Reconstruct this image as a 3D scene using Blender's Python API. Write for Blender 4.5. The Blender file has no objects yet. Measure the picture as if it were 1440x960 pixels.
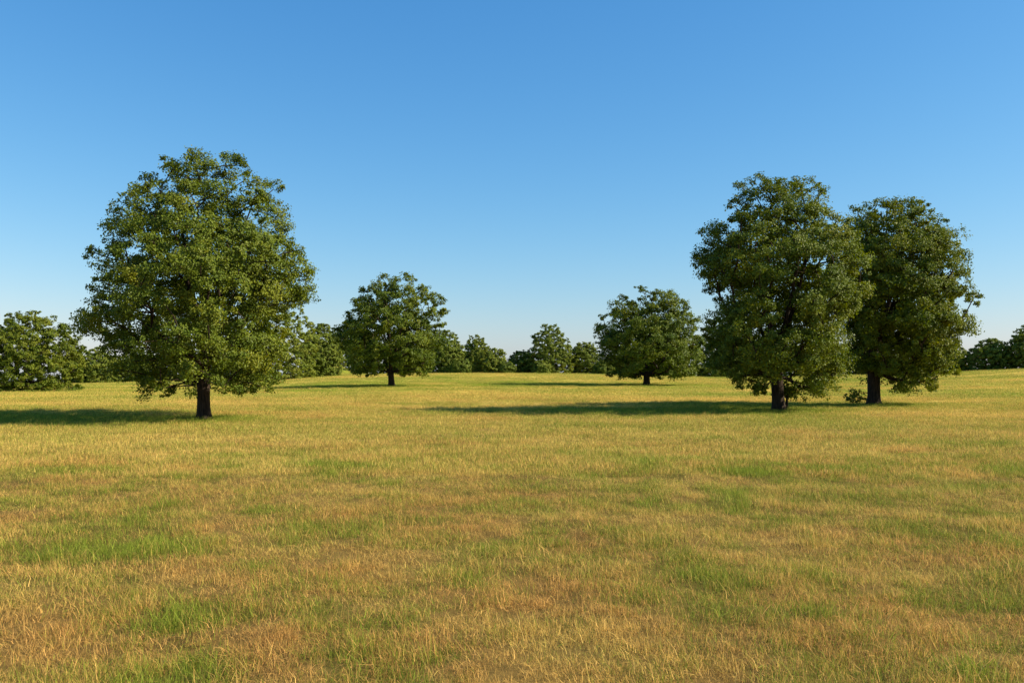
import bpy, math, random
import numpy as np

# ------------------------------------------------------------------ camera, world, sun, exposure
SC = bpy.context.scene
COL = SC.collection
W0, H0, F, HOR, CAMZ = 1440.0, 960.0, 1300.0, 519.0, 2.2      # the photograph's pixel frame

cam_d = bpy.data.cameras.new("camera")
cam_d.sensor_width = 36.0
cam_d.lens = 36.0 * F / W0
cam_d.clip_start = 0.1
cam_d.clip_end = 9000.0
cam = bpy.data.objects.new("camera", cam_d)
COL.objects.link(cam)
cam.location = (0, 0, CAMZ)
cam.rotation_euler = (math.radians(90) + math.atan((HOR - H0 / 2) / F), 0, 0)
SC.camera = cam

SUN_EL = math.radians(33.0)
SUN_AZ = math.radians(96.5)      # clockwise from +Y (view direction): right, slightly behind the camera
SC.world = bpy.data.worlds.new("World")
SC.world.use_nodes = True
wn = SC.world.node_tree
bg = wn.nodes["Background"]
sky = wn.nodes.new("ShaderNodeTexSky")
sky.sky_type = 'NISHITA'
sky.sun_disc = False
sky.sun_elevation = SUN_EL
sky.sun_rotation = SUN_AZ
sky.air_density = 1.15
sky.dust_density = 0.35
sky.ozone_density = 2.2
# clear-air tone of the sky: deeper blue overhead, pale blue (not yellow) at the horizon
ssep = wn.nodes.new("ShaderNodeSeparateColor"); wn.links.new(sky.outputs[0], ssep.inputs[0])
scmb = wn.nodes.new("ShaderNodeCombineColor")
for i_, (kk, gg) in enumerate(((1.20, 1.40), (1.107, 0.92), (1.238, 0.66))):
    a_ = wn.nodes.new("ShaderNodeMath"); a_.operation = 'MULTIPLY'; a_.inputs[1].default_value = 0.105
    p_ = wn.nodes.new("ShaderNodeMath"); p_.operation = 'POWER'; p_.inputs[1].default_value = gg
    m_ = wn.nodes.new("ShaderNodeMath"); m_.operation = 'MULTIPLY'; m_.inputs[1].default_value = kk * 0.5 / 0.1
    wn.links.new(ssep.outputs[i_], a_.inputs[0]); wn.links.new(a_.outputs[0], p_.inputs[0])
    wn.links.new(p_.outputs[0], m_.inputs[0]); wn.links.new(m_.outputs[0], scmb.inputs[i_])
wn.links.new(scmb.outputs[0], bg.inputs[0])
bg.inputs[1].default_value = 0.1

sun_d = bpy.data.lights.new("sun", 'SUN')
sun_d.energy = 5.0
sun_d.angle = math.radians(0.5)
sun_d.color = (1.0, 0.88, 0.68)
sun = bpy.data.objects.new("sun", sun_d)
COL.objects.link(sun)
sdir = np.array([math.sin(SUN_AZ) * math.cos(SUN_EL), math.cos(SUN_AZ) * math.cos(SUN_EL), math.sin(SUN_EL)])
from mathutils import Vector
sun.rotation_euler = Vector(sdir).to_track_quat('Z', 'Y').to_euler()
sun.location = (60, -20, 60)

SC.view_settings.view_transform = 'Standard'
SC.view_settings.look = 'None'
SC.view_settings.gamma = 1.0
SC.view_settings.exposure = 1.0
SC.cycles.use_denoising = True
SC.cycles.denoiser = 'OPENIMAGEDENOISE'
SC.cycles.max_bounces = 6
SC.cycles.diffuse_bounces = 3
SC.cycles.transmission_bounces = 4
SC.cycles.transparent_max_bounces = 4

# ------------------------------------------------------------------ noise
def _hash(ix, iy, seed):
    h = (ix.astype(np.int64) * 374761393 + iy.astype(np.int64) * 668265263 + seed * 1442695041) & 0xFFFFFFFF
    h = ((h ^ (h >> 13)) * 1274126177) & 0xFFFFFFFF
    return ((h ^ (h >> 16)) & 0xFFFFFF) / float(0xFFFFFF)

def vnoise(x, y, scale, seed=0):
    x = np.asarray(x, float) / scale + 1000.3; y = np.asarray(y, float) / scale + 1000.7
    ix, iy = np.floor(x), np.floor(y)
    fx, fy = x - ix, y - iy
    fx = fx * fx * (3 - 2 * fx); fy = fy * fy * (3 - 2 * fy)
    a, b = _hash(ix, iy, seed), _hash(ix + 1, iy, seed)
    c, d = _hash(ix, iy + 1, seed), _hash(ix + 1, iy + 1, seed)
    return (a * (1 - fx) + b * fx) * (1 - fy) + (c * (1 - fx) + d * fx) * fy

def fbm(x, y, scale, seed=0, octv=3):
    s, amp, tot = 0, 1.0, 0
    for k in range(octv):
        ca, sa = math.cos(k * 1.1 + seed), math.sin(k * 1.1 + seed)
        s = s + amp * vnoise(x * ca - y * sa, x * sa + y * ca, scale / 2 ** k, seed + 17 * k)
        tot += amp; amp *= 0.55
    return s / tot

def sstep(a, b, v):
    t = np.clip((v - a) / (b - a), 0, 1)
    return t * t * (3 - 2 * t)

# ------------------------------------------------------------------ terrain
CP = np.array([-1500, -300, 0, 150, 300, 400, 445, 500, 560, 725, 850, 960, 1060, 1200, 1330, 1440, 1800, 3000], float)
CY = np.array([545, 542, 541, 538, 535, 531, 528, 526, 525, 524.5, 526, 529, 530.5, 528, 523.5, 517, 512, 515], float)
CZ = CAMZ - (CY - HOR) * 200.0 / F

def ground(x, y):
    x = np.asarray(x, float); y = np.asarray(y, float)
    d = np.hypot(x, y)
    ang = np.arctan2(x, y)
    px = W0 / 2 + F * np.tan(np.clip(ang, -1.2, 1.2))
    zc = sum(np.interp(px + o, CP, CZ) for o in (-60, -30, 0, 30, 60)) / 5
    zc = zc * np.clip(1.6 - np.abs(ang) / 1.6, 0, 1)
    dep = d * np.cos(np.clip(ang, -1.2, 1.2))
    z = zc * sstep(50, 200, dep)
    z = z - 0.028 * np.clip(dep - 212, 0, None) * sstep(212, 260, dep)
    # a farther slope seen through the gap left of the middle tree
    z = z + (2.95 + 0.028 * np.clip(dep - 212, 0, None) - zc) * np.exp(-((px - 472) / 50) ** 2) * sstep(235, 320, dep) * (1 - sstep(360, 460, dep))
    amp = sstep(8, 60, d) * 0.20 + 0.03
    z = z + amp * (fbm(x, y, 17.0, 5) - 0.5) * 2 * (1 - sstep(150, 230, dep) * 0.5)
    z = z + 0.075 * (fbm(x, y, 1.3, 9) - 0.5) * 2 * (1 - sstep(30, 80, d))
    return z

def place(px, py):
    """ground point seen at a pixel of the photograph"""
    ds = np.linspace(5, 212, 3000)
    xs = (px - W0 / 2) / F * ds
    zz = ground(xs, ds)
    yy = HOR + (CAMZ - zz) * F / ds
    k = np.nonzero(yy <= py)[0]
    k = k[0] if len(k) else int(np.argmin(yy))
    return float(xs[k]), float(ds[k]), float(zz[k])

def at_depth(px, dep):
    x = (px - W0 / 2) / F * dep
    return float(x), float(dep), float(ground(x, dep))

# ------------------------------------------------------------------ materials
def mat_new(name):
    m = bpy.data.materials.new(name); m.use_nodes = True
    nt = m.node_tree
    return m, nt, nt.nodes["Principled BSDF"], nt.nodes["Material Output"]

def leaf_material(name, ca, cb, cc, trans=0.24):
    m, nt, p, out = mat_new(name)
    N, L = nt.nodes, nt.links
    at = N.new("ShaderNodeAttribute"); at.attribute_name = "tint"
    sep = N.new("ShaderNodeSeparateColor"); L.new(at.outputs["Color"], sep.inputs[0])
    r = N.new("ShaderNodeValToRGB"); L.new(sep.outputs[0], r.inputs[0])
    r.color_ramp.elements[0].color = (*ca, 1); r.color_ramp.elements[1].color = (*cc, 1)
    e = r.color_ramp.elements.new(0.55); e.color = (*cb, 1)
    mul = N.new("ShaderNodeMix"); mul.data_type = 'RGBA'; mul.blend_type = 'MULTIPLY'
    mul.inputs[0].default_value = 1.0
    L.new(r.outputs[0], mul.inputs[6])
    mr = N.new("ShaderNodeMapRange"); mr.inputs[3].default_value = 0.55; mr.inputs[4].default_value = 1.45
    L.new(sep.outputs[1], mr.inputs[0])
    cmb = N.new("ShaderNodeCombineColor")
    for i in range(3): L.new(mr.outputs[0], cmb.inputs[i])
    L.new(cmb.outputs[0], mul.inputs[7])
    L.new(mul.outputs[2], p.inputs["Base Color"])
    p.inputs["Roughness"].default_value = 0.55
    p.inputs["Specular IOR Level"].default_value = 0.2
    tr = N.new("ShaderNodeBsdfTranslucent")
    hs = N.new("ShaderNodeHueSaturation"); hs.inputs["Hue"].default_value = 0.485
    hs.inputs["Saturation"].default_value = 1.1; hs.inputs["Value"].default_value = 1.5
    L.new(mul.outputs[2], hs.inputs["Color"]); L.new(hs.outputs[0], tr.inputs[0])
    mx = N.new("ShaderNodeMixShader"); mx.inputs[0].default_value = trans
    L.new(p.outputs[0], mx.inputs[1]); L.new(tr.outputs[0], mx.inputs[2]); L.new(mx.outputs[0], out.inputs[0])
    return m

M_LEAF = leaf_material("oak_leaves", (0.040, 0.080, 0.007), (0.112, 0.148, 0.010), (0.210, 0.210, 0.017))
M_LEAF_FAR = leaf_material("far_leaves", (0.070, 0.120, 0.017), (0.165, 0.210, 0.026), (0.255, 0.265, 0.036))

def bark_material():
    m, nt, p, out = mat_new("bark")
    N, L = nt.nodes, nt.links
    tc = N.new("ShaderNodeTexCoord")
    mp = N.new("ShaderNodeMapping"); mp.inputs["Scale"].default_value = (7, 7, 1.3)
    L.new(tc.outputs["Object"], mp.inputs[0])
    n = N.new("ShaderNodeTexNoise"); n.inputs["Scale"].default_value = 2.2; n.inputs["Detail"].default_value = 6
    L.new(mp.outputs[0], n.inputs[0])
    r = N.new("ShaderNodeValToRGB"); L.new(n.outputs[0], r.inputs[0])
    r.color_ramp.elements[0].position = 0.35; r.color_ramp.elements[0].color = (0.012, 0.008, 0.005, 1)
    r.color_ramp.elements[1].position = 0.7; r.color_ramp.elements[1].color = (0.055, 0.036, 0.023, 1)
    L.new(r.outputs[0], p.inputs["Base Color"])
    b = N.new("ShaderNodeBump"); b.inputs["Strength"].default_value = 0.9; b.inputs["Distance"].default_value = 0.06
    L.new(n.outputs[0], b.inputs["Height"]); L.new(b.outputs[0], p.inputs["Normal"])
    p.inputs["Roughness"].default_value = 0.9
    p.inputs["Specular IOR Level"].default_value = 0.2
    return m
M_BARK = bark_material()

# the tree bases: px, py of the foot of each trunk in the photograph
B1, B2, B3 = place(288, 591), place(1095, 579), place(1228, 570)
B4, B5 = place(551, 543.5), place(909, 542)

# ------------------------------------------------------------------ what colour the sward has where
GREEN_AND_SHADOW_SPOTS = []        # (x, y, rx, ry, strength): lush green grass patches, plus tree shadows deepened in the grass colour
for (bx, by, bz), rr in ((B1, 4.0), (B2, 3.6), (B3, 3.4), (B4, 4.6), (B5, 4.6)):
    GREEN_AND_SHADOW_SPOTS.append((bx - 0.2 * rr, by + 0.3, rr * 0.55, rr * 0.42, 0.85))
    GREEN_AND_SHADOW_SPOTS.append((bx - 1.7 * rr, by + 0.5, rr * 2.2, rr * 0.95, 0.85))  # ellipse stretched left over the cast shadow, painting it greener and darker
for px, py, rx, ry, s in ((250, 940, .55, .35, 1.0), (150, 775, .7, .5, .95), (325, 800, .45, .4, .8), (590, 880, .4, .35, .6), (900, 712, .4, .4, .75),
                          (480, 655, 1.3, .9, .6), (1180, 660, 1.4, .9, .5), (1060, 665, .8, .7, .6), (1410, 625, 1.8, 1.4, .6), (1425, 765, .5, .5, .7), (1110, 860, .8, .35, .6),
                          (380, 718, .4, .5, .6), (930, 770, .6, .3, .35), (990, 820, .5, .3, .5), (60, 905, .6, .3, .5), (1330, 855, .5, .3, .5)):
    p_ = place(px, py); GREEN_AND_SHADOW_SPOTS.append((p_[0], p_[1], rx * 0.8, ry * 0.8, s * 0.75))

def green_amount(x, y):
    d = np.hypot(x, y)
    g = 0.34 + 1.05 * (fbm(x * 1.0, y, 1.2, 21, 3) - 0.5) + 1.25 * (fbm(x * 0.9, y, 0.36, 31, 2) - 0.5)
    g = g * (1 - sstep(16, 45, d)) + sstep(16, 45, d) * (0.41 + 0.20 * sstep(45, 80, d) + 0.75 * (fbm(x * 0.35, y, 7.0, 41, 3) - 0.5) + 0.6 * (fbm(x * 0.5, y, 1.9, 43, 2) - 0.5))
    g = g + 0.10 * np.exp(-((d - 17) / 7) ** 2)
    for sx, sy, rx, ry, s in GREEN_AND_SHADOW_SPOTS:
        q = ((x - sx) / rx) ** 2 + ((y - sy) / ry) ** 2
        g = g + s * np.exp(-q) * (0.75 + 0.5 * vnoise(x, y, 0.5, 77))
    return np.clip(g, 0.0, 1.0)

def rust_amount(x, y):      # reddish-brown dry grass rather than yellow straw
    d = np.hypot(x, y)
    near = 1 - sstep(9, 34, d)
    return np.clip((0.15 + 0.58 * near) + 1.7 * (fbm(x * 0.8, y, 1.5, 61, 3) - 0.5), 0, 1)

def sward_nodes(N, L, g_out, r_out, u_out, v_out):
    """blend of green / straw / rust by three numbers; u_out picks the individual blade"""
    lt = N.new("ShaderNodeMapRange"); lt.interpolation_type = 'SMOOTHSTEP'
    sub = N.new("ShaderNodeMath"); sub.operation = 'SUBTRACT'
    L.new(g_out, sub.inputs[0]); L.new(u_out, sub.inputs[1])
    L.new(sub.outputs[0], lt.inputs[0]); lt.inputs[1].default_value = -0.22; lt.inputs[2].default_value = 0.22
    dry = N.new("ShaderNodeMix"); dry.data_type = 'RGBA'
    dry.inputs[6].default_value = (0.61, 0.44, 0.115, 1); dry.inputs[7].default_value = (0.55, 0.315, 0.09, 1)
    L.new(r_out, dry.inputs[0])
    mx = N.new("ShaderNodeMix"); mx.data_type = 'RGBA'
    mx.inputs[7].default_value = (0.20, 0.25, 0.026, 1)
    L.new(lt.outputs[0], mx.inputs[0]); L.new(dry.outputs[2], mx.inputs[6])
    vr = N.new("ShaderNodeMapRange"); vr.inputs[3].default_value = 0.48; vr.inputs[4].default_value = 1.6
    L.new(v_out, vr.inputs[0])
    vm = N.new("ShaderNodeVectorMath"); vm.operation = 'SCALE'
    L.new(mx.outputs[2], vm.inputs[0]); L.new(vr.outputs[0], vm.inputs[3])
    return vm.outputs[0]

def ground_material():
    m, nt, p, out = mat_new("sward_ground")
    N, L = nt.nodes, nt.links
    at = N.new("ShaderNodeAttribute"); at.attribute_name = "sward"
    sep = N.new("ShaderNodeSeparateColor"); L.new(at.outputs["Color"], sep.inputs[0])
    tc = N.new("ShaderNodeTexCoord")
    n = N.new("ShaderNodeTexNoise"); n.inputs["Scale"].default_value = 5.5; n.inputs["Detail"].default_value = 8; n.inputs["Roughness"].default_value = 0.75
    L.new(tc.outputs["Object"], n.inputs[0])
    n2 = N.new("ShaderNodeTexNoise"); n2.inputs["Scale"].default_value = 1.1; n2.inputs["Detail"].default_value = 8; n2.inputs["Roughness"].default_value = 0.7
    L.new(tc.outputs["Object"], n2.inputs[0])
    c = sward_nodes(N, L, sep.outputs[0], sep.outputs[1], n2.outputs[0], n.outputs[0])
    # thatch and soil between the blades
    so = N.new("ShaderNodeMix"); so.data_type = 'RGBA'; so.inputs[7].default_value = (0.095, 0.066, 0.022, 1)
    L.new(sep.outputs[2], so.inputs[0]); L.new(c, so.inputs[6])
    L.new(so.outputs[2], p.inputs["Base Color"])
    b = N.new("ShaderNodeBump"); b.inputs["Strength"].default_value = 0.5; b.inputs["Distance"].default_value = 0.05
    L.new(n.outputs[0], b.inputs["Height"]); L.new(b.outputs[0], p.inputs["Normal"])
    p.inputs["Roughness"].default_value = 1.0
    p.inputs["Specular IOR Level"].default_value = 0.0
    return m

def mesh_np(name, verts, faces_flat, loop_start, loop_total, smooth=False):
    me = bpy.data.meshes.new(name)
    me.vertices.add(len(verts)); me.vertices.foreach_set("co", np.asarray(verts, np.float32).ravel())
    me.loops.add(len(faces_flat)); me.loops.foreach_set("vertex_index", np.asarray(faces_flat, np.int32).ravel())
    me.polygons.add(len(loop_start))
    me.polygons.foreach_set("loop_start", np.asarray(loop_start, np.int32))
    me.polygons.foreach_set("loop_total", np.asarray(loop_total, np.int32))
    me.polygons.foreach_set("use_smooth", np.full(len(loop_start), smooth))
    me.update(calc_edges=True)
    return me

def build_ground():
    fine = np.radians(np.linspace(-36, 36, 560))
    coarse = np.radians(np.linspace(36, 324, 140)[1:-1])
    th = np.concatenate([fine, coarse])
    rad = np.concatenate([np.geomspace(0.6, 5, 14)[:-1], np.geomspace(5, 340, 420)[:-1], np.geomspace(340, 6500, 40)])
    T, R = np.meshgrid(th, rad)
    X, Y = R * np.sin(T), R * np.cos(T)
    Z = ground(X, Y)
    nR, nT = X.shape
    V = np.stack([X.ravel(), Y.ravel(), Z.ravel()], 1)
    i = np.arange(nR - 1)[:, None] * nT; j = np.arange(nT)[None, :]; j2 = (j + 1) % nT
    q = np.stack([i + j, i + j2, i + nT + j2, i + nT + j], -1).reshape(-1, 4)
    q = q[:, ::-1]
    V = np.vstack([V, [[0, 0, float(ground(0.0, 0.01))]]]); c = len(V) - 1
    tri = np.stack([np.full(nT, c), (np.arange(nT) + 1) % nT, np.arange(nT)], 1)
    flat = np.concatenate([q.ravel(), tri.ravel()])
    lt = np.concatenate([np.full(len(q), 4), np.full(len(tri), 3)])
    ls = np.concatenate([[0], np.cumsum(lt)[:-1]])
    me = mesh_np("field", V, flat, ls, lt, True)
    d = np.hypot(V[:, 0], V[:, 1])
    a = me.attributes.new("sward", 'FLOAT_COLOR', 'POINT')
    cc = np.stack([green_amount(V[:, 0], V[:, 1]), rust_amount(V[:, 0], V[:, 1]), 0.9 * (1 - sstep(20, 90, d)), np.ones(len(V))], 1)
    a.data.foreach_set("color", cc.astype(np.float32).ravel())
    me.materials.append(ground_material())
    o = bpy.data.objects.new("ground", me); COL.objects.link(o)
    o["kind"] = "structure"
    return o
build_ground()

# ------------------------------------------------------------------ grass
def grass_material():
    m, nt, p, out = mat_new("grass_blades")
    N, L = nt.nodes, nt.links
    ai = N.new("ShaderNodeAttribute"); ai.attribute_type = 'INSTANCER'; ai.attribute_name = "sward"
    sep = N.new("ShaderNodeSeparateXYZ"); L.new(ai.outputs["Vector"], sep.inputs[0])
    ab = N.new("ShaderNodeAttribute"); ab.attribute_name = "blade"
    sb = N.new("ShaderNodeSeparateColor"); L.new(ab.outputs["Color"], sb.inputs[0])
    c = sward_nodes(N, L, sep.outputs[0], sep.outputs[1], sb.outputs[0], sb.outputs[1])
    L.new(c, p.inputs["Base Color"])
    p.inputs["Roughness"].default_value = 0.6
    p.inputs["Specular IOR Level"].default_value = 0.12
    tr = N.new("ShaderNodeBsdfTranslucent"); L.new(c, tr.inputs[0])
    mx = N.new("ShaderNodeMixShader"); mx.inputs[0].default_value = 0.38
    L.new(p.outputs[0], mx.inputs[1]); L.new(tr.outputs[0], mx.inputs[2]); L.new(mx.outputs[0], out.inputs[0])
    return m
M_GRASS = grass_material()

def tuft_mesh(name, n, spread, hmin, hmax, width, seed, lean=0.55, gauss=True):
    rg = np.random.default_rng(seed)
    if gauss:
        P = rg.normal(0, spread * 0.5, (n, 2))
    else:
        P = rg.uniform(-spread, spread, (n, 2))
    a = rg.uniform(0, 2 * np.pi, n)
    h = rg.uniform(hmin, hmax, n) * (0.75 + 0.5 * rg.random(n))
    ln = h * rg.uniform(0.05, 1, n) ** 1.3 * lean * 1.6
    w = width * rg.uniform(0.6, 1.3, n)
    dx, dy = np.cos(a), np.sin(a)
    fa = a + np.pi / 2 + rg.normal(0, 0.9, n)
    sx, sy = np.cos(fa), np.sin(fa)
    def pt(t, side):
        lx = ln * t ** 1.8
        z = h * t - 0.35 * ln * t ** 2.5
        ww = w * (1 - t) * 0.5 * side if t > 0 else w * 0.45 * side
        return np.stack([P[:, 0] + dx * lx + sx * ww, P[:, 1] + dy * lx + sy * ww, z - 0.012 * (t == 0)], 1)
    rows = [pt(0, -1), pt(0, 1), pt(.4, -1), pt(.4, 1), pt(.75, -1), pt(.75, 1), pt(1, 0)]
    V = np.stack(rows, 1).reshape(-1, 3)
    b = np.arange(n)[:, None] * 7
    q1 = b + np.array([[0, 1, 3, 2]]); q2 = b + np.array([[2, 3, 5, 4]]); t3 = b + np.array([[4, 5, 6]])
    flat = np.concatenate([q1.ravel(), q2.ravel(), t3.ravel()])
    lt = np.concatenate([np.full(2 * n, 4), np.full(n, 3)])
    ls = np.concatenate([[0], np.cumsum(lt)[:-1]])
    me = mesh_np(name, V, flat, ls, lt, True)
    at = me.attributes.new("blade", 'FLOAT_COLOR', 'POINT')
    u, v = rg.random(n), rg.random(n)
    c = np.stack([np.repeat(u, 7), np.repeat(v, 7), np.tile([0, 0, .4, .4, .75, .75, 1], n), np.ones(7 * n)], 1)
    at.data.foreach_set("color", c.astype(np.float32).ravel())
    me.materials.append(M_GRASS)
    return me

def scatter(name, coll, n_var, x, y, scl, scz, tilt, seed, label, gmul=None):
    rg = np.random.default_rng(seed)
    n = len(x)
    z = ground(x, y)
    me = bpy.data.meshes.new(name)
    me.vertices.add(n)
    me.vertices.foreach_set("co", np.stack([x, y, z - 0.004], 1).astype(np.float32).ravel())
    def vec(nm, arr):
        a = me.attributes.new(nm, 'FLOAT_VECTOR', 'POINT'); a.data.foreach_set("vector", np.asarray(arr, np.float32).ravel())
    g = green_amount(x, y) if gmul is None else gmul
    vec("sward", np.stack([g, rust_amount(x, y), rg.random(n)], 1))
    wind = 0.10
    vec("rot", np.stack([rg.normal(0, tilt, n), rg.normal(-wind, tilt, n), rg.uniform(0, 6.283, n)], 1))
    vec("scl", np.stack([scl, scl, scz], 1))
    vi = me.attributes.new("vi", 'INT', 'POINT'); vi.data.foreach_set("value", rg.integers(0, n_var, n).astype(np.int32))
    o = bpy.data.objects.new(name, me); COL.objects.link(o)
    ng = bpy.data.node_groups.new(name + "_scatter", 'GeometryNodeTree')
    ng.interface.new_socket("Geometry", in_out='INPUT', socket_type='NodeSocketGeometry')
    ng.interface.new_socket("Geometry", in_out='OUTPUT', socket_type='NodeSocketGeometry')
    N, L = ng.nodes, ng.links
    gi, go = N.new("NodeGroupInput"), N.new("NodeGroupOutput")
    ci = N.new("GeometryNodeCollectionInfo"); ci.inputs["Collection"].default_value = coll
    ci.inputs["Separate Children"].default_value = True; ci.inputs["Reset Children"].default_value = True
    ip = N.new("GeometryNodeInstanceOnPoints"); ip.inputs["Pick Instance"].default_value = True
    def named(nm, t):
        a = N.new("GeometryNodeInputNamedAttribute"); a.data_type = t; a.inputs[0].default_value = nm; return a.outputs[0]
    L.new(gi.outputs[0], ip.inputs["Points"]); L.new(ci.outputs[0], ip.inputs["Instance"])
    L.new(named("vi", 'INT'), ip.inputs["Instance Index"])
    L.new(named("rot", 'FLOAT_VECTOR'), ip.inputs["Rotation"])
    L.new(named("scl", 'FLOAT_VECTOR'), ip.inputs["Scale"])
    L.new(ip.outputs[0], go.inputs[0])
    md = o.modifiers.new("scatter", 'NODES'); md.node_group = ng
    o["kind"] = "stuff"; o["label"] = label; o["category"] = "grass"
    return o

def src_collection(name, meshes):
    c = bpy.data.collections.new(name)
    for i, m in enumerate(meshes):
        c.objects.link(bpy.data.objects.new("%s_%02d" % (name, i), m))
    return c

def fan_points(d0, d1, dens, seed, half=0.78, power=1.0):
    """points in a fan in front of the camera, wider than the frame; density falls as distance**-power beyond d0"""
    rg = np.random.default_rng(seed)
    u = rg.random(int(4e6) if dens > 1e9 else 1)
    # area element: 2*half*d*dd*dens*(d0/d)**power
    p = 2 - power
    tot = 2 * half * dens * d0 ** power * (d1 ** p - d0 ** p) / p
    n = int(tot)
    u = rg.random(n)
    d = (d0 ** p + u * (d1 ** p - d0 ** p)) ** (1 / p)
    s = rg.uniform(-half, half, n)
    return s * d, d

def clumpiness(x, y, seed):
    return fbm(x, y, 0.55, seed, 2)

near_c = src_collection("near_tuft", [tuft_mesh("near_tuft%d" % i, 42, 0.16, 0.04, 0.125, 0.0042, 100 + i, 1.3) for i in range(8)]
                        )
mid_c = src_collection("mid_tuft", [tuft_mesh("mid_tuft%d" % i, 100, 0.34, 0.045, 0.125, 0.007, 200 + i, 0.6) for i in range(6)])
far_c = src_collection("far_tuft", [tuft_mesh("far_tuft%d" % i, 170, 0.95, 0.06, 0.14, 0.014, 300 + i, 0.55) for i in range(6)])
stalk_c = src_collection("stalks", [tuft_mesh("stalks%d" % i, 9, 0.2, 0.13, 0.23, 0.0036, 400 + i, 0.5) for i in range(6)])

x, y = fan_points(4.0, 24, 150, 1, 0.72, 0.8)
rg = np.random.default_rng(5)
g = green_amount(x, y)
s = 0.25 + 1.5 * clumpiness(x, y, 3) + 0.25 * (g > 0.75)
scatter("near_grass", near_c, 8, x, y, 0.75 + 0.3 * s, s * rg.uniform(0.7, 1.25, len(x)) * (0.8 + 0.35 * g), 0.22, 11, "short dry and green grass blades of the field closest to the viewer")

x, y = fan_points(19, 70, 24, 2, 0.72, 1.0)
rg = np.random.default_rng(6)
s = 0.75 + 0.7 * clumpiness(x, y, 4)
scatter("field_grass", mid_c, 6, x, y, s, s * rg.uniform(0.7, 1.2, len(x)), 0.16, 12, "golden grass between the foreground and the large trees")

x, y = fan_points(62, 350, 2.6, 3, 0.72, 0.6)
rg = np.random.default_rng(7)
s = rg.uniform(0.8, 1.2, len(x))
scatter("distant_grass", far_c, 6, x, y, s, s * rg.uniform(0.7, 1.2, len(x)), 0.05, 13, "straw coloured grass on the far rise below the tree line")

x, y = fan_points(4.0, 26, 14, 4, 0.72, 1.0)
k = np.random.default_rng(8).random(len(x)) < sstep(0.35, 0.75, rust_amount(x, y)) * (1 - 0.8 * green_amount(x, y))
x, y = x[k], y[k]
rg = np.random.default_rng(9)
s = rg.uniform(0.7, 1.1, len(x))
scatter("dry_stalks", stalk_c, 6, x, y, s, s * rg.uniform(0.8, 1.15, len(x)), 0.25, 14, "thin dry bent grass stalks over the brown foreground patches", np.full(len(x), 0.02))

# tussocks: taller leaning bunches here and there in the foreground
rg = np.random.default_rng(31)
tx, ty = fan_points(4.5, 27, 1.3, 32, 0.72, 1.0)
cnt = rg.integers(3, 13, len(tx))
ti = np.repeat(np.arange(len(tx)), cnt)
x = tx[ti] + rg.normal(0, 0.13, len(ti)); y = ty[ti] + rg.normal(0, 0.10, len(ti))
tg = np.clip(green_amount(tx, ty) + rg.normal(0.12, 0.3, len(tx)), 0, 1)
sz = rg.uniform(1.15, 2.0, len(tx))[ti]
s = rg.uniform(0.7, 1.1, len(ti))
scatter("tussocks", near_c, 8, x, y, s, s * sz, 0.3, 33, "taller leaning grass tussocks scattered through the foreground", tg[ti])

# lush fringe round the feet of the five standing trees
xs, ys = [], []
rg = np.random.default_rng(10)
for (bx, by, bz), n_, sx_ in ((B1, 260, 1.25), (B2, 240, 1.2), (B3, 240, 1.4), (B4, 220, 1.9), (B5, 220, 1.9)):
    xs.append(bx + rg.normal(0.2, sx_, n_)); ys.append(by + rg.normal(-0.1, 0.6, n_))
x, y = np.concatenate(xs), np.concatenate(ys)
s = rg.uniform(0.7, 1.25, len(x))
scatter("lush_grass", mid_c, 6, x, y, s, s * rg.uniform(1.0, 1.9, len(x)), 0.15, 15, "tall green grass growing round the feet of the standing trees", np.full(len(x), 0.95))

# ------------------------------------------------------------------ trees
def tube_chains(P, parent, rad, children, sides_big=12):
    """P nodes, one tube per chain"""
    VV, FF = [], []
    base = 0
    n = len(P)
    starts = [(0, None)]
    done = 0
    while starts:
        s, prev = starts.pop()
        chain = [] if prev is None else [prev]
        cur = s
        while cur is not None:
            chain.append(cur)
            ch = children[cur]
            if not ch: break
            ch = sorted(ch, key=lambda c: -rad[c])
            for c in ch[1:]: starts.append((c, cur))
            cur = ch[0]
        if len(chain) < 2: continue
        pts = P[chain]
        rr = rad[chain].copy()
        if prev is not None: rr[0] = min(rr[0], rr[1] * 1.25)
        rmax = rr.max()
        sides = sides_big if rmax > 0.12 else (7 if rmax > 0.05 else 4)
        tang = np.gradient(pts, axis=0); tang /= np.linalg.norm(tang, axis=1)[:, None] + 1e-9
        ref = np.array([0.0, 1.0, 0.0]) if abs(tang[0][1]) < 0.9 else np.array([1.0, 0, 0])
        for i in range(len(pts)):
            a = np.cross(tang[i], ref); a /= np.linalg.norm(a) + 1e-9
            b = np.cross(tang[i], a)
            ref = np.cross(a, tang[i])
            for k in range(sides):
                t = 2 * math.pi * k / sides
                r = rr[i]
                if prev is None:
                    hz = pts[i][2] - P[0][2]
                    r *= 1 + 0.8 * math.exp(-hz / 0.3) * (0.75 + 0.4 * math.sin(t * 4 + 1) + 0.15 * math.sin(t * 7))
                    r *= 1 + 0.05 * math.sin(t * 3 + hz * 1.3) + 0.03 * math.sin(t * 5 - hz * 2.1)
                VV.append(pts[i] + a * math.cos(t) * r + b * math.sin(t) * r)
        for i in range(len(pts) - 1):
            for k in range(sides):
                k2 = (k + 1) % sides
                FF.append((base + i * sides + k, base + i * sides + k2, base + (i + 1) * sides + k2, base + (i + 1) * sides + k))
        base += len(pts) * sides
    return np.array(VV), np.array(FF)

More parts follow.
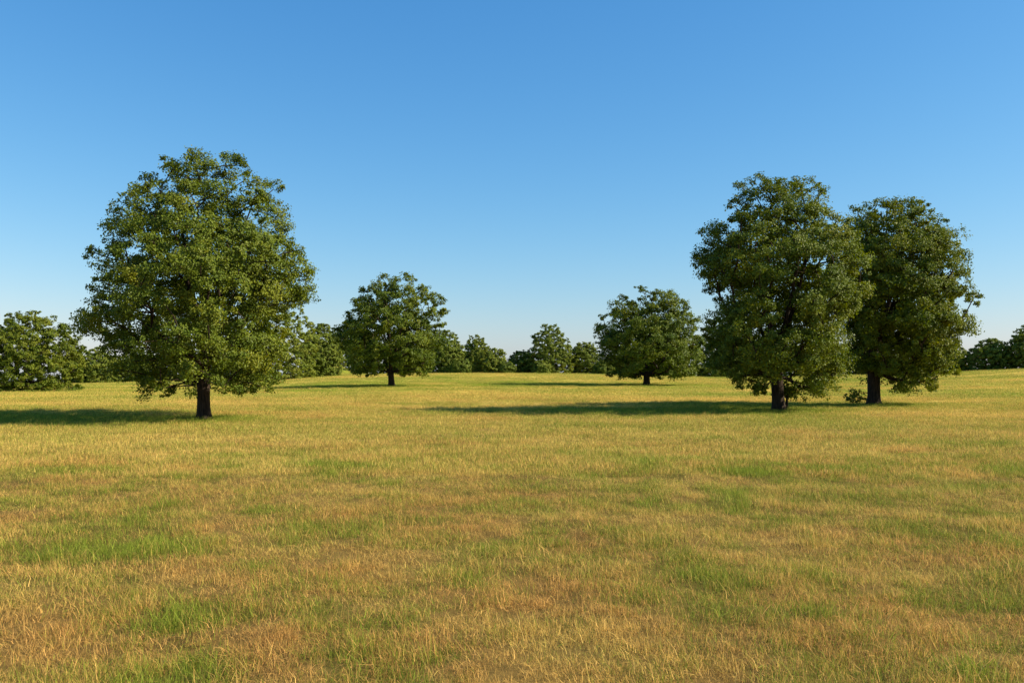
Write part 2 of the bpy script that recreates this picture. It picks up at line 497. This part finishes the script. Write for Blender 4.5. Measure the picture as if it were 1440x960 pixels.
def make_tree(kind, label, base, prof, trunk_r, n_clump, clump_r, leaf, n_sub, n_leaf, seed, lmat, cat="tree", group=None,
              hollow=0.45, voids=(), n_void=0, n_bough=0, cleft=0.75, clear=None, tint=(0.5, 0.5), trunk_split=0.3, flat=0.7, sides=12, depth_k=1.15, subr=0.32, bare=0.05, sink=0.0):
    """prof: rows (height, left extent, right extent) in metres from the foot of the trunk."""
    rg = np.random.default_rng(seed)
    prof = np.array(sorted(prof), float)
    hs, Lx, Rx = prof.T
    z0, z1 = hs[0], hs[-1]
    H = z1
    zz = np.linspace(z0, z1, 60)
    rs = np.interp(zz, hs, (Rx - Lx) / 2)
    ker = np.ones(9) / 9
    rsm = np.convolve(np.pad(rs, 4, mode='edge'), ker, 'valid') * (1 + (depth_k - 1) * (1 - sstep(0.45, 0.8, zz / H)) * sstep(0.08, 0.3, zz / H)) * (1 - 0.3 * sstep(0.7, 1.0, zz / H))
    def env(z):
        l, r = np.interp(z, hs, Lx), np.interp(z, hs, Rx)
        return (l + r) / 2, np.maximum((r - l) / 2, 0.05), np.interp(z, zz, rsm)
    # clump centres: best-candidate sampling, biased to the outer shell
    K = 60000
    z = rg.uniform(z0, z1, K)
    c, rx, ry = env(z)
    xy = rg.uniform(-1, 1, (K, 2))
    q = np.hypot(xy[:, 0], xy[:, 1])
    zrel = (z - z0) / (z1 - z0)
    # reject by area so that density is per volume
    ok = (q < 1) & (rg.random(K) < ((rx * ry) / (rx * ry).max()) ** 0.6)
    shell = np.maximum(q, sstep(0.75, 1.0, zrel))
    ok &= rg.random(K) < np.where(shell > hollow, 1.0, 0.22)
    z, c, rx, ry, xy = z[ok], c[ok], rx[ok], ry[ok], xy[ok]
    q = np.hypot(xy[:, 0], xy[:, 1])
    cr_full = clump_r * rg.uniform(0.65, 1.25, len(z))
    shrx = np.maximum(rx - cr_full * 1.0, rx * 0.2); shry = np.maximum(ry - cr_full * 1.0, ry * 0.2)
    C = np.stack([c + xy[:, 0] * shrx, xy[:, 1] * shry, np.clip(z, z0 + cr_full * 0.35, z1 - cr_full * 0.62)], 1)
    vl = list(voids)
    if n_bough:
        shl = np.nonzero((np.hypot((C[:, 0] - env(C[:, 2])[0]) / np.maximum(env(C[:, 2])[1], .1), C[:, 1] / np.maximum(env(C[:, 2])[2], .1)) > 0.45))[0]
        bk = [shl[0]]; dm = np.linalg.norm(C - C[shl[0]], axis=1)
        for _ in range(n_bough - 1):
            sub = rg.choice(shl, 25); k = sub[np.argmax(dm[sub])]
            bk.append(k); dm = np.minimum(dm, np.linalg.norm(C - C[k], axis=1))
        BC = C[bk] * np.array([1, 1, 1.0])
        D = np.linalg.norm((C[:, None, :] - BC[None]) / np.array([1, 1, 0.75]), axis=2) * rg.uniform(0.88, 1.12, len(bk))
        Ds = np.sort(D, axis=1)
        k_ = (Ds[:, 1] - Ds[:, 0] > cleft * clump_r) | (rg.random(len(C)) < 0.10)
        C, cr_full = C[k_], cr_full[k_]
    if clear:
        k_ = ~((np.abs(C[:, 0]) < clear[0] + cr_full * 0.8) & (C[:, 2] < clear[1] + cr_full * 0.6) & (C[:, 1] < 1.2))
        C, cr_full = C[k_], cr_full[k_]
    if n_void:
        for _ in range(n_void):     # thin places in the crown where sky and limbs show
            zv = rg.uniform(z0 + 0.28 * (z1 - z0), z0 + 0.9 * (z1 - z0)); cv, rv, _q = env(zv)
            vl.append((cv + rg.uniform(-0.7, 0.7) * rv, 0.0, zv, clump_r * rg.uniform(0.12, 0.42), 50.0))
    for vx, vy, vz, vr, vdep in vl:
        qv = ((C[:, 0] - vx) / (vr + cr_full * 0.5)) ** 2 + ((C[:, 1] - vy) / vdep) ** 2 + ((C[:, 2] - vz) / (vr * 1.2 + cr_full * 0.35)) ** 2
        k_ = qv > 1
        C, cr_full = C[k_], cr_full[k_]
    keep = [0]; dmin = np.linalg.norm((C - C[0]) / [1, 1, .8], axis=1)
    cand = rg.permutation(len(C))[:16000]
    C, cr_full = C[cand], cr_full[cand]
    dmin = np.linalg.norm((C - C[0]) / [1, 1, .8], axis=1); keep = [0]
    for _ in range(n_clump - 1):
        sub = rg.integers(0, len(C), 60)
        k = sub[np.argmax(dmin[sub])]
        keep.append(k); dmin = np.minimum(dmin, np.linalg.norm((C - C[k]) / [1, 1, .8], axis=1))
    C, CR = C[keep], cr_full[keep]
    # --- skeleton
    P = [np.array([0, 0, -0.15])]; parent = [-1]; plen = [0.0]
    tz = np.arange(0.0, trunk_split * H, 0.3)
    wob = rg.normal(0, 0.02 * H * 0.25, 2)
    for t in tz[1:]:
        f = t / H
        P.append(np.array([wob[0] * math.sin(f * 9), wob[1] * math.sin(f * 8), t])); parent.append(len(P) - 2); plen.append(plen[-1] + 0.3)
    trunk_n = len(P)
    # leaders
    nl = 3 if n_clump > 100 else 2
    cmid = env(np.array([H * 0.75]))[0][0]
    for k in range(nl):
        ph = 2 * math.pi * k / nl + rg.uniform(0, 1.0)
        spread = rg.uniform(0.10, 0.17) * H
        par = trunk_n - 1
        p0 = P[par].copy(); L_ = rg.uniform(0.42, 0.55) * H
        ns = max(4, int(L_ / 0.45))
        for i in range(1, ns + 1):
            f = i / ns
            p = p0 + np.array([math.cos(ph) * spread * f ** 0.8 + cmid * f * 0.7, math.sin(ph) * spread * f ** 0.8, L_ * f]) + rg.normal(0, 0.035, 3)
            P.append(p); parent.append(par); plen.append(plen[par] + L_ / ns); par = len(P) - 1
    startable = max(1, int(len(tz) * 0.55))
    order = np.argsort(np.hypot(C[:, 0], C[:, 1]) + 0.3 * C[:, 2])
    tips = {}
    for ci in order:
        tgt = C[ci]
        A = np.array(P); pl = np.array(plen)
        dv = tgt - A; dist = np.linalg.norm(dv, axis=1)
        cost = dist + 0.38 * pl + np.where(dv[:, 2] < -0.25 * dist, 2.2 * (-dv[:, 2]), 0)
        cost[:startable] += 50
        k = int(np.argmin(cost)); d = dist[k]
        ns = max(1, int(d / 0.55)); par = k; p0 = A[k]
        for i in range(1, ns + 1):
            f = i / ns
            p = p0 + (tgt - p0) * f
            p[2] += math.sin(f * math.pi) * 0.07 * d
            if i < ns: p = p + rg.normal(0, 0.045, 3) * min(1, d)
            P.append(p); parent.append(par); plen.append(plen[par] + d / ns); par = len(P) - 1
        tips[ci] = par
    P = np.array(P)
    n = len(P)
    ex = 2.05
    acc = np.zeros(n); children = [[] for _ in range(n)]
    for i in range(n - 1, 0, -1):
        if not children[i]: acc[i] += 1
        acc[parent[i]] += acc[i]; children[parent[i]].append(i)
    rad = (acc / acc[0]) ** (1 / ex) * trunk_r
    rad = np.maximum(rad, 0.008)
    V, Fq = tube_chains(P, parent, rad, children, sides)
    # --- leaves
    ax_c = env(C[:, 2])[0]
    outd = np.stack([C[:, 0] - ax_c, C[:, 1], 0.6 * (C[:, 2] - (z0 + 0.45 * (z1 - z0)))], 1)
    outd /= np.linalg.norm(outd, axis=1)[:, None] + 1e-6
    LC, LN, LT, LV = [], [], [], []
    for i in range(len(C)):
        m = max(3, int(n_sub * (CR[i] / clump_r) ** 2 * rg.uniform(0.75, 1.2)))
        dirs = rg.normal(0, 1, (m, 3)) + outd[i] * 0.55 + np.array([0, 0, 0.35])
        dirs /= np.linalg.norm(dirs, axis=1)[:, None]
        rr = CR[i] * rg.uniform(0.35, 1.08, m)
        S = C[i] + dirs * rr[:, None] * np.array([1, 1, flat])
        sr = CR[i] * subr * rg.uniform(0.6, 1.3, m)
        per = rg.poisson(n_leaf * rg.uniform(0.55, 1.25) * rg.uniform(0.5, 1.4, m)) + 2
        idx = np.repeat(np.arange(m), per)
        off = np.clip(rg.normal(0, 0.55, (len(idx), 3)), -1.0, 1.0) * sr[idx][:, None] * np.array([1, 1, 0.75])
        pos = S[idx] + off
        nrm = dirs[idx] * 0.55 + outd[i] * 0.6 + np.array([0, 0, 0.35]) + rg.normal(0, 0.5, (len(idx), 3))
        LC.append(pos); LN.append(nrm)
        ct = rg.normal(0, 0.10); st = rg.normal(0, 0.07, m)
        LT.append(np.clip(tint[0] + ct + st[idx] + rg.normal(0, 0.08, len(idx)), 0, 1))
        LV.append(np.clip(tint[1] + rg.normal(0, 0.13, len(idx)), 0, 1))
    LC, LN, LT, LV = np.vstack(LC), np.vstack(LN), np.concatenate(LT), np.concatenate(LV)
    ok = LC[:, 2] > 0.05
    if clear: ok &= ~((np.abs(LC[:, 0]) < clear[0]) & (LC[:, 2] < clear[1]) & (LC[:, 1] < 1.5))
    LC, LN, LT, LV = LC[ok], LN[ok], LT[ok], LV[ok]
    n = len(LC)
    LN /= np.linalg.norm(LN, axis=1)[:, None] + 1e-9
    t = rg.normal(0, 1, (n, 3)); t[:, 2] -= 0.5
    t -= (t * LN).sum(1)[:, None] * LN; t /= np.linalg.norm(t, axis=1)[:, None] + 1e-9
    b = np.cross(LN, t)
    ln = leaf * rg.uniform(0.65, 1.35, n)[:, None]; wd = ln * rg.uniform(0.32, 0.46, n)[:, None]
    v0 = LC - t * ln * 0.5
    v1 = LC + b * wd + LN * wd * 0.35 - t * ln * 0.02
    v2 = LC + t * ln * 0.5 - LN * ln * 0.12
    v3 = LC - b * wd + LN * wd * 0.35 - t * ln * 0.02
    LVt = np.stack([v0, v1, v2, v3], 1).reshape(-1, 3)
    me = mesh_np("crown", LVt, np.arange(4 * n), np.arange(n) * 4, np.full(n, 4))
    a = me.attributes.new("tint", 'FLOAT_COLOR', 'POINT')
    cc = np.stack([np.repeat(LT, 4), np.repeat(LV, 4), np.zeros(4 * n), np.ones(4 * n)], 1)
    a.data.foreach_set("color", cc.astype(np.float32).ravel())
    me.materials.append(lmat)
    e = bpy.data.objects.new(kind, None); COL.objects.link(e)
    e.empty_display_size = 0.5
    e.location = (base[0], base[1], base[2] - sink)
    co = bpy.data.objects.new("crown", me); COL.objects.link(co); co.parent = e
    tm = mesh_np("trunk", V, Fq.ravel(), np.arange(len(Fq)) * 4, np.full(len(Fq), 4), True)
    tm.materials.append(M_BARK)
    to = bpy.data.objects.new("trunk", tm); COL.objects.link(to); to.parent = e
    e["label"] = label; e["category"] = cat
    if group: e["group"] = group
    return e, n

def px_prof(base, fx, fy, rows):
    """outline rows (y, x_left, x_right) of the photograph -> metres at the tree's own distance"""
    k = base[1] / F
    return [((fy - yy) * k, (a - fx) * k, (b - fx) * k) for yy, a, b in rows]

total = 0
e, n = make_tree("oak_tree", "largest broad oak at the left of the field, nearest of all the trees", B1,
    px_prof(B1, 288, 591, [(211, 252, 312), (222, 226, 345), (238, 203, 380), (258, 182, 402), (284, 150, 414), (302, 152, 412), (325, 148, 416), (345, 134, 426),
                           (368, 130, 450), (388, 134, 452), (408, 140, 442), (428, 146, 418), (448, 124, 404), (468, 124, 404), (488, 150, 414),
                           (508, 152, 410), (528, 156, 408), (541, 165, 402), (551, 195, 380)]),
    0.27, 345, 0.74, 0.098, 16, 42, 14, M_LEAF, n_void=7, n_bough=26, cleft=0.8, clear=(0.5, 1.75), depth_k=1.45, voids=[(0.1, -2.6, 5.4, 0.6, 3.2), (-0.1, -2.6, 3.9, 0.3, 2.8), (0.0, -2.8, 2.4, 0.1, 2.6)], hollow=0.55, trunk_split=0.3)
total += n
e, n = make_tree("oak_tree", "tall oak casting the longest shadow, left one of the close pair at right", B2,
    px_prof(B2, 1095, 579, [(250, 1055, 1160), (260, 1030, 1178), (280, 1020, 1180), (305, 1010, 1182), (325, 985, 1205), (345, 972, 1218), (370, 970, 1222), (395, 975, 1222), (415, 1000, 1222),
                            (435, 1000, 1205), (455, 985, 1190), (475, 985, 1190), (495, 990, 1195), (515, 995, 1194), (532, 1010, 1192), (543, 1030, 1186), (554, 1040, 1165)]),
    0.31, 330, 0.82, 0.108, 16, 42, 22, M_LEAF, n_void=7, n_bough=26, cleft=0.8, clear=(0.6, 1.95), depth_k=1.45, voids=[(0.1, -2.8, 6.4, 0.65, 3.4), (1.5, -2.6, 4.8, 0.25, 2.8), (-0.2, -2.8, 4.4, 0.45, 3.2), (0.0, -2.8, 2.9, 0.2, 3.0)], hollow=0.55, trunk_split=0.28)
total += n
e, n = make_tree("oak_tree", "tall oak furthest right, partly behind its taller neighbour, with a bush at its foot", B3,
    px_prof(B3, 1228, 570, [(279, 1205, 1290), (290, 1188, 1318), (305, 1175, 1332), (325, 1170, 1345), (345, 1165, 1362), (365, 1165, 1366), (390, 1165, 1362), (410, 1168, 1362), (430, 1170, 1372), (448, 1175, 1368),
                            (468, 1178, 1360), (488, 1182, 1350), (505, 1186, 1348), (525, 1190, 1342), (537, 1193, 1332), (546, 1205, 1312)]),
    0.36, 310, 0.88, 0.12, 16, 42, 33, M_LEAF, n_void=7, n_bough=24, cleft=0.8, clear=(0.65, 1.7), depth_k=1.2, voids=[(0.1, -2.8, 5.8, 0.6, 3.4), (0.0, -2.8, 3.9, 0.45, 3.2), (0.0, -2.8, 2.7, 0.2, 3.0)], hollow=0.55, trunk_split=0.28)
total += n
e, n = make_tree("oak_tree", "round oak of middle size on the rise, right of the largest oak", B4,
    px_prof(B4, 551, 543, [(382, 538, 568), (390, 520, 595), (402, 508, 608), (420, 494, 628), (436, 484, 634), (450, 474, 632), (465, 464, 628), (482, 468, 632), (500, 482, 622), (515, 480, 618), (525, 488, 606)]),
    0.32, 230, 1.0, 0.18, 16, 32, 44, M_LEAF, n_void=2, n_bough=20, cleft=0.75, clear=(0.7, 1.7), hollow=0.5, trunk_split=0.22, tint=(0.45, 0.48))
total += n
e, n = make_tree("oak_tree", "dome shaped oak of middle size on the rise, left of the tall pair", B5,
    px_prof(B5, 909, 542, [(402, 888, 930), (410, 876, 950), (422, 862, 968), (438, 846, 982), (455, 836, 986), (470, 830, 988), (488, 832, 992), (505, 840, 989), (520, 844, 987), (529, 852, 976)]),
    0.36, 230, 1.0, 0.18, 16, 32, 55, M_LEAF, n_void=2, n_bough=20, cleft=0.75, clear=(0.8, 1.5), hollow=0.5, trunk_split=0.2, tint=(0.42, 0.46))
total += n

# a sapling stem beside the right oak and the bush at the other one's foot
bb = place(1203, 569)
make_tree("bush", "low dark leafy bush at the foot of the rightmost tall oak", bb,
    px_prof(bb, 1203, 569, [(569, 1190, 1216), (563, 1185, 1221), (556, 1184, 1222), (547, 1192, 1216)]), 0.03, 20, 0.26, 0.10, 7, 8, 66, M_LEAF, cat="bush", hollow=0.1, trunk_split=0.12, subr=0.5, tint=(0.45, 0.5))

sb = place(1106, 577)
make_tree("sapling", "thin young stem standing right beside the trunk of the tall oak at right", sb,
    px_prof(sb, 1106, 577, [(556, 1096, 1116), (550, 1094, 1120), (542, 1098, 1116), (536, 1102, 1112)]), 0.06, 16, 0.3, 0.11, 8, 10, 67, M_LEAF, hollow=0.1, trunk_split=0.5)

# ------------------------------------------------------------------ tree line
# label, px left, px right, top y, depth, shape, tint, density
ROUND = ((0.0, .85), (.12, .95), (.3, 1.0), (.5, .98), (.68, .86), (.82, .72), (.93, .52), (1.0, .30))
TALL = ((0.0, .85), (.12, .95), (.28, .95), (.45, 1.0), (.6, .84), (.75, .74), (.88, .56), (1.0, .32))
WIDE = ((0.0, .95), (.15, .95), (.35, 1.0), (.6, .9), (.8, .74), (.93, .54), (1.0, .34))
LINE = [
 ("large round tree with foliage down to the grass at the left edge of the field", -30, 113, 438, ('p', 42, 550), ROUND, .56),
 ("dark narrow tree tucked behind the round tree at the left edge", 88, 124, 489, ('d', 208), ROUND, .30),
 ("bright low rounded tree just left of the largest oak", 104, 170, 488, ('d', 204), WIDE, .62),
 ("dark low tree on the skyline behind the left side of the largest oak", 160, 232, 492, ('d', 212), WIDE, .3),
 ("low tree on the skyline behind the trunk of the largest oak", 222, 312, 486, ('d', 216), WIDE, .35),
 ("low tree on the skyline right of the largest oak's trunk", 300, 366, 474, ('d', 212), ROUND, .42),
 ("tall olive green tree directly behind the right side of the largest oak", 335, 448, 420, ('d', 165), ROUND, .60),
 ("rounded mid green tree just right of the largest oak", 422, 482, 455, ('d', 176), ROUND, .50),
 ("small far tree seen in the gap left of the round middle oak", 455, 497, 465, ('d', 340), ROUND, .55),
 ("dark far tree half hidden by the left side of the round middle oak", 485, 528, 455, ('d', 300), ROUND, .35),
 ("dark skyline tree hidden behind the trunk of the round middle oak", 540, 612, 478, ('d', 214), WIDE, .35),
 ("pointed green tree leaning out from behind the right side of the round middle oak", 596, 656, 464, ('d', 206), TALL, .50),
 ("pale tall rounded tree on the skyline, second right of the round middle oak", 647, 693, 471, ('d', 218), TALL, .62),
 ("short bright bushy tree in front of the pale skyline tree", 668, 716, 489, ('d', 205), WIDE, .60),
 ("low dark domed tree in the middle of the skyline", 712, 758, 492, ('d', 209), WIDE, .34),
 ("small low bush like tree at the left foot of the open crowned skyline tree", 748, 776, 507, ('d', 202), WIDE, .55),
 ("open crowned tree, tallest on the skyline between the two middle oaks", 741, 806, 456, ('d', 208), TALL, .50),
 ("rounded skyline tree just left of the dome shaped middle oak", 796, 846, 481, ('d', 212), ROUND, .54),
 ("skyline tree behind the trunk of the dome shaped middle oak", 850, 920, 488, ('d', 212), WIDE, .40),
 ("skyline tree behind the right side of the dome shaped middle oak", 915, 990, 468, ('d', 200), ROUND, .50),
 ("dark tree behind the left side of the tall right oak", 978, 1062, 444, ('d', 205), ROUND, .25),
 ("skyline tree behind the trunk of the tall right oak", 1052, 1128, 470, ('d', 208), ROUND, .35),
 ("skyline tree in the gap between the two tall right oaks", 1120, 1200, 478, ('d', 206), WIDE, .35),
 ("skyline tree behind the trunk of the furthest right tall oak", 1190, 1268, 474, ('d', 204), WIDE, .40),
 ("skyline tree behind the right side of the furthest right tall oak", 1258, 1338, 476, ('d', 202), WIDE, .45),
 ("bright rounded tree emerging right of the furthest right tall oak", 1318, 1367, 487, ('d', 196), ROUND, .62),
 ("dark domed tree second from the right edge", 1363, 1426, 476, ('d', 190), WIDE, .40),
 ("small bush filling the skyline gap just right of the round middle oak's neighbour", 630, 668, 505, ('d', 203), WIDE, .42),
 ("small dark bush on the skyline left of the low domed tree", 698, 726, 508, ('d', 203), WIDE, .36),
 ("low bush on the skyline touching the dome shaped middle oak's left side", 832, 866, 506, ('d', 204), WIDE, .48),
 ("greyish low bush on the skyline left of the tall right oak's trunk", 984, 1046, 508, ('d', 198), WIDE, .5),
 ("tree cut by the right edge of the picture, slightly taller than its neighbour", 1418, 1482, 457, ('d', 186), ROUND, .42),
]
for i, (lab, xl, xr, top, where, shp, tn) in enumerate(LINE):
    base = place(where[1], where[2]) if where[0] == 'p' else at_depth((xl + xr) / 2, where[1])
    k = base[1] / F
    cx = (xl + xr) / 2
    topz = CAMZ + (HOR - top) * k - base[2]
    hw = (xr - xl) / 2 * k * 1.07
    rj = random.Random(500 + i)
    prof = []
    for f, w in shp:
        j1, j2 = rj.uniform(-.10, .10), rj.uniform(-.10, .10)
        prof.append((topz * (-0.05 + 1.05 * f), -hw * min(1.02, w + j1), hw * min(1.02, w + j2)))
    big = hw * topz
    nc = int(min(380, max(130, big * 8.5)))
    near = where[0] == 'p'
    cr = max(0.6, 0.95 * math.sqrt(big * 4 / nc) * 0.74)
    if near: nc, cr = 330, 0.72
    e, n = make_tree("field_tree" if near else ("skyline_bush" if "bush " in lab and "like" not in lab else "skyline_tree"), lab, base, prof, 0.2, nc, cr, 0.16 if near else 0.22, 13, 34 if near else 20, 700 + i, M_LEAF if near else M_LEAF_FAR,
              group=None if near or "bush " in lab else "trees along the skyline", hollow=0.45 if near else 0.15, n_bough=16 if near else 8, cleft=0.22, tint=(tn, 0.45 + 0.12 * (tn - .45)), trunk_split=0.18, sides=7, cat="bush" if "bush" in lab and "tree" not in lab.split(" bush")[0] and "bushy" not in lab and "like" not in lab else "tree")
    total += n
print("LEAVES", total)
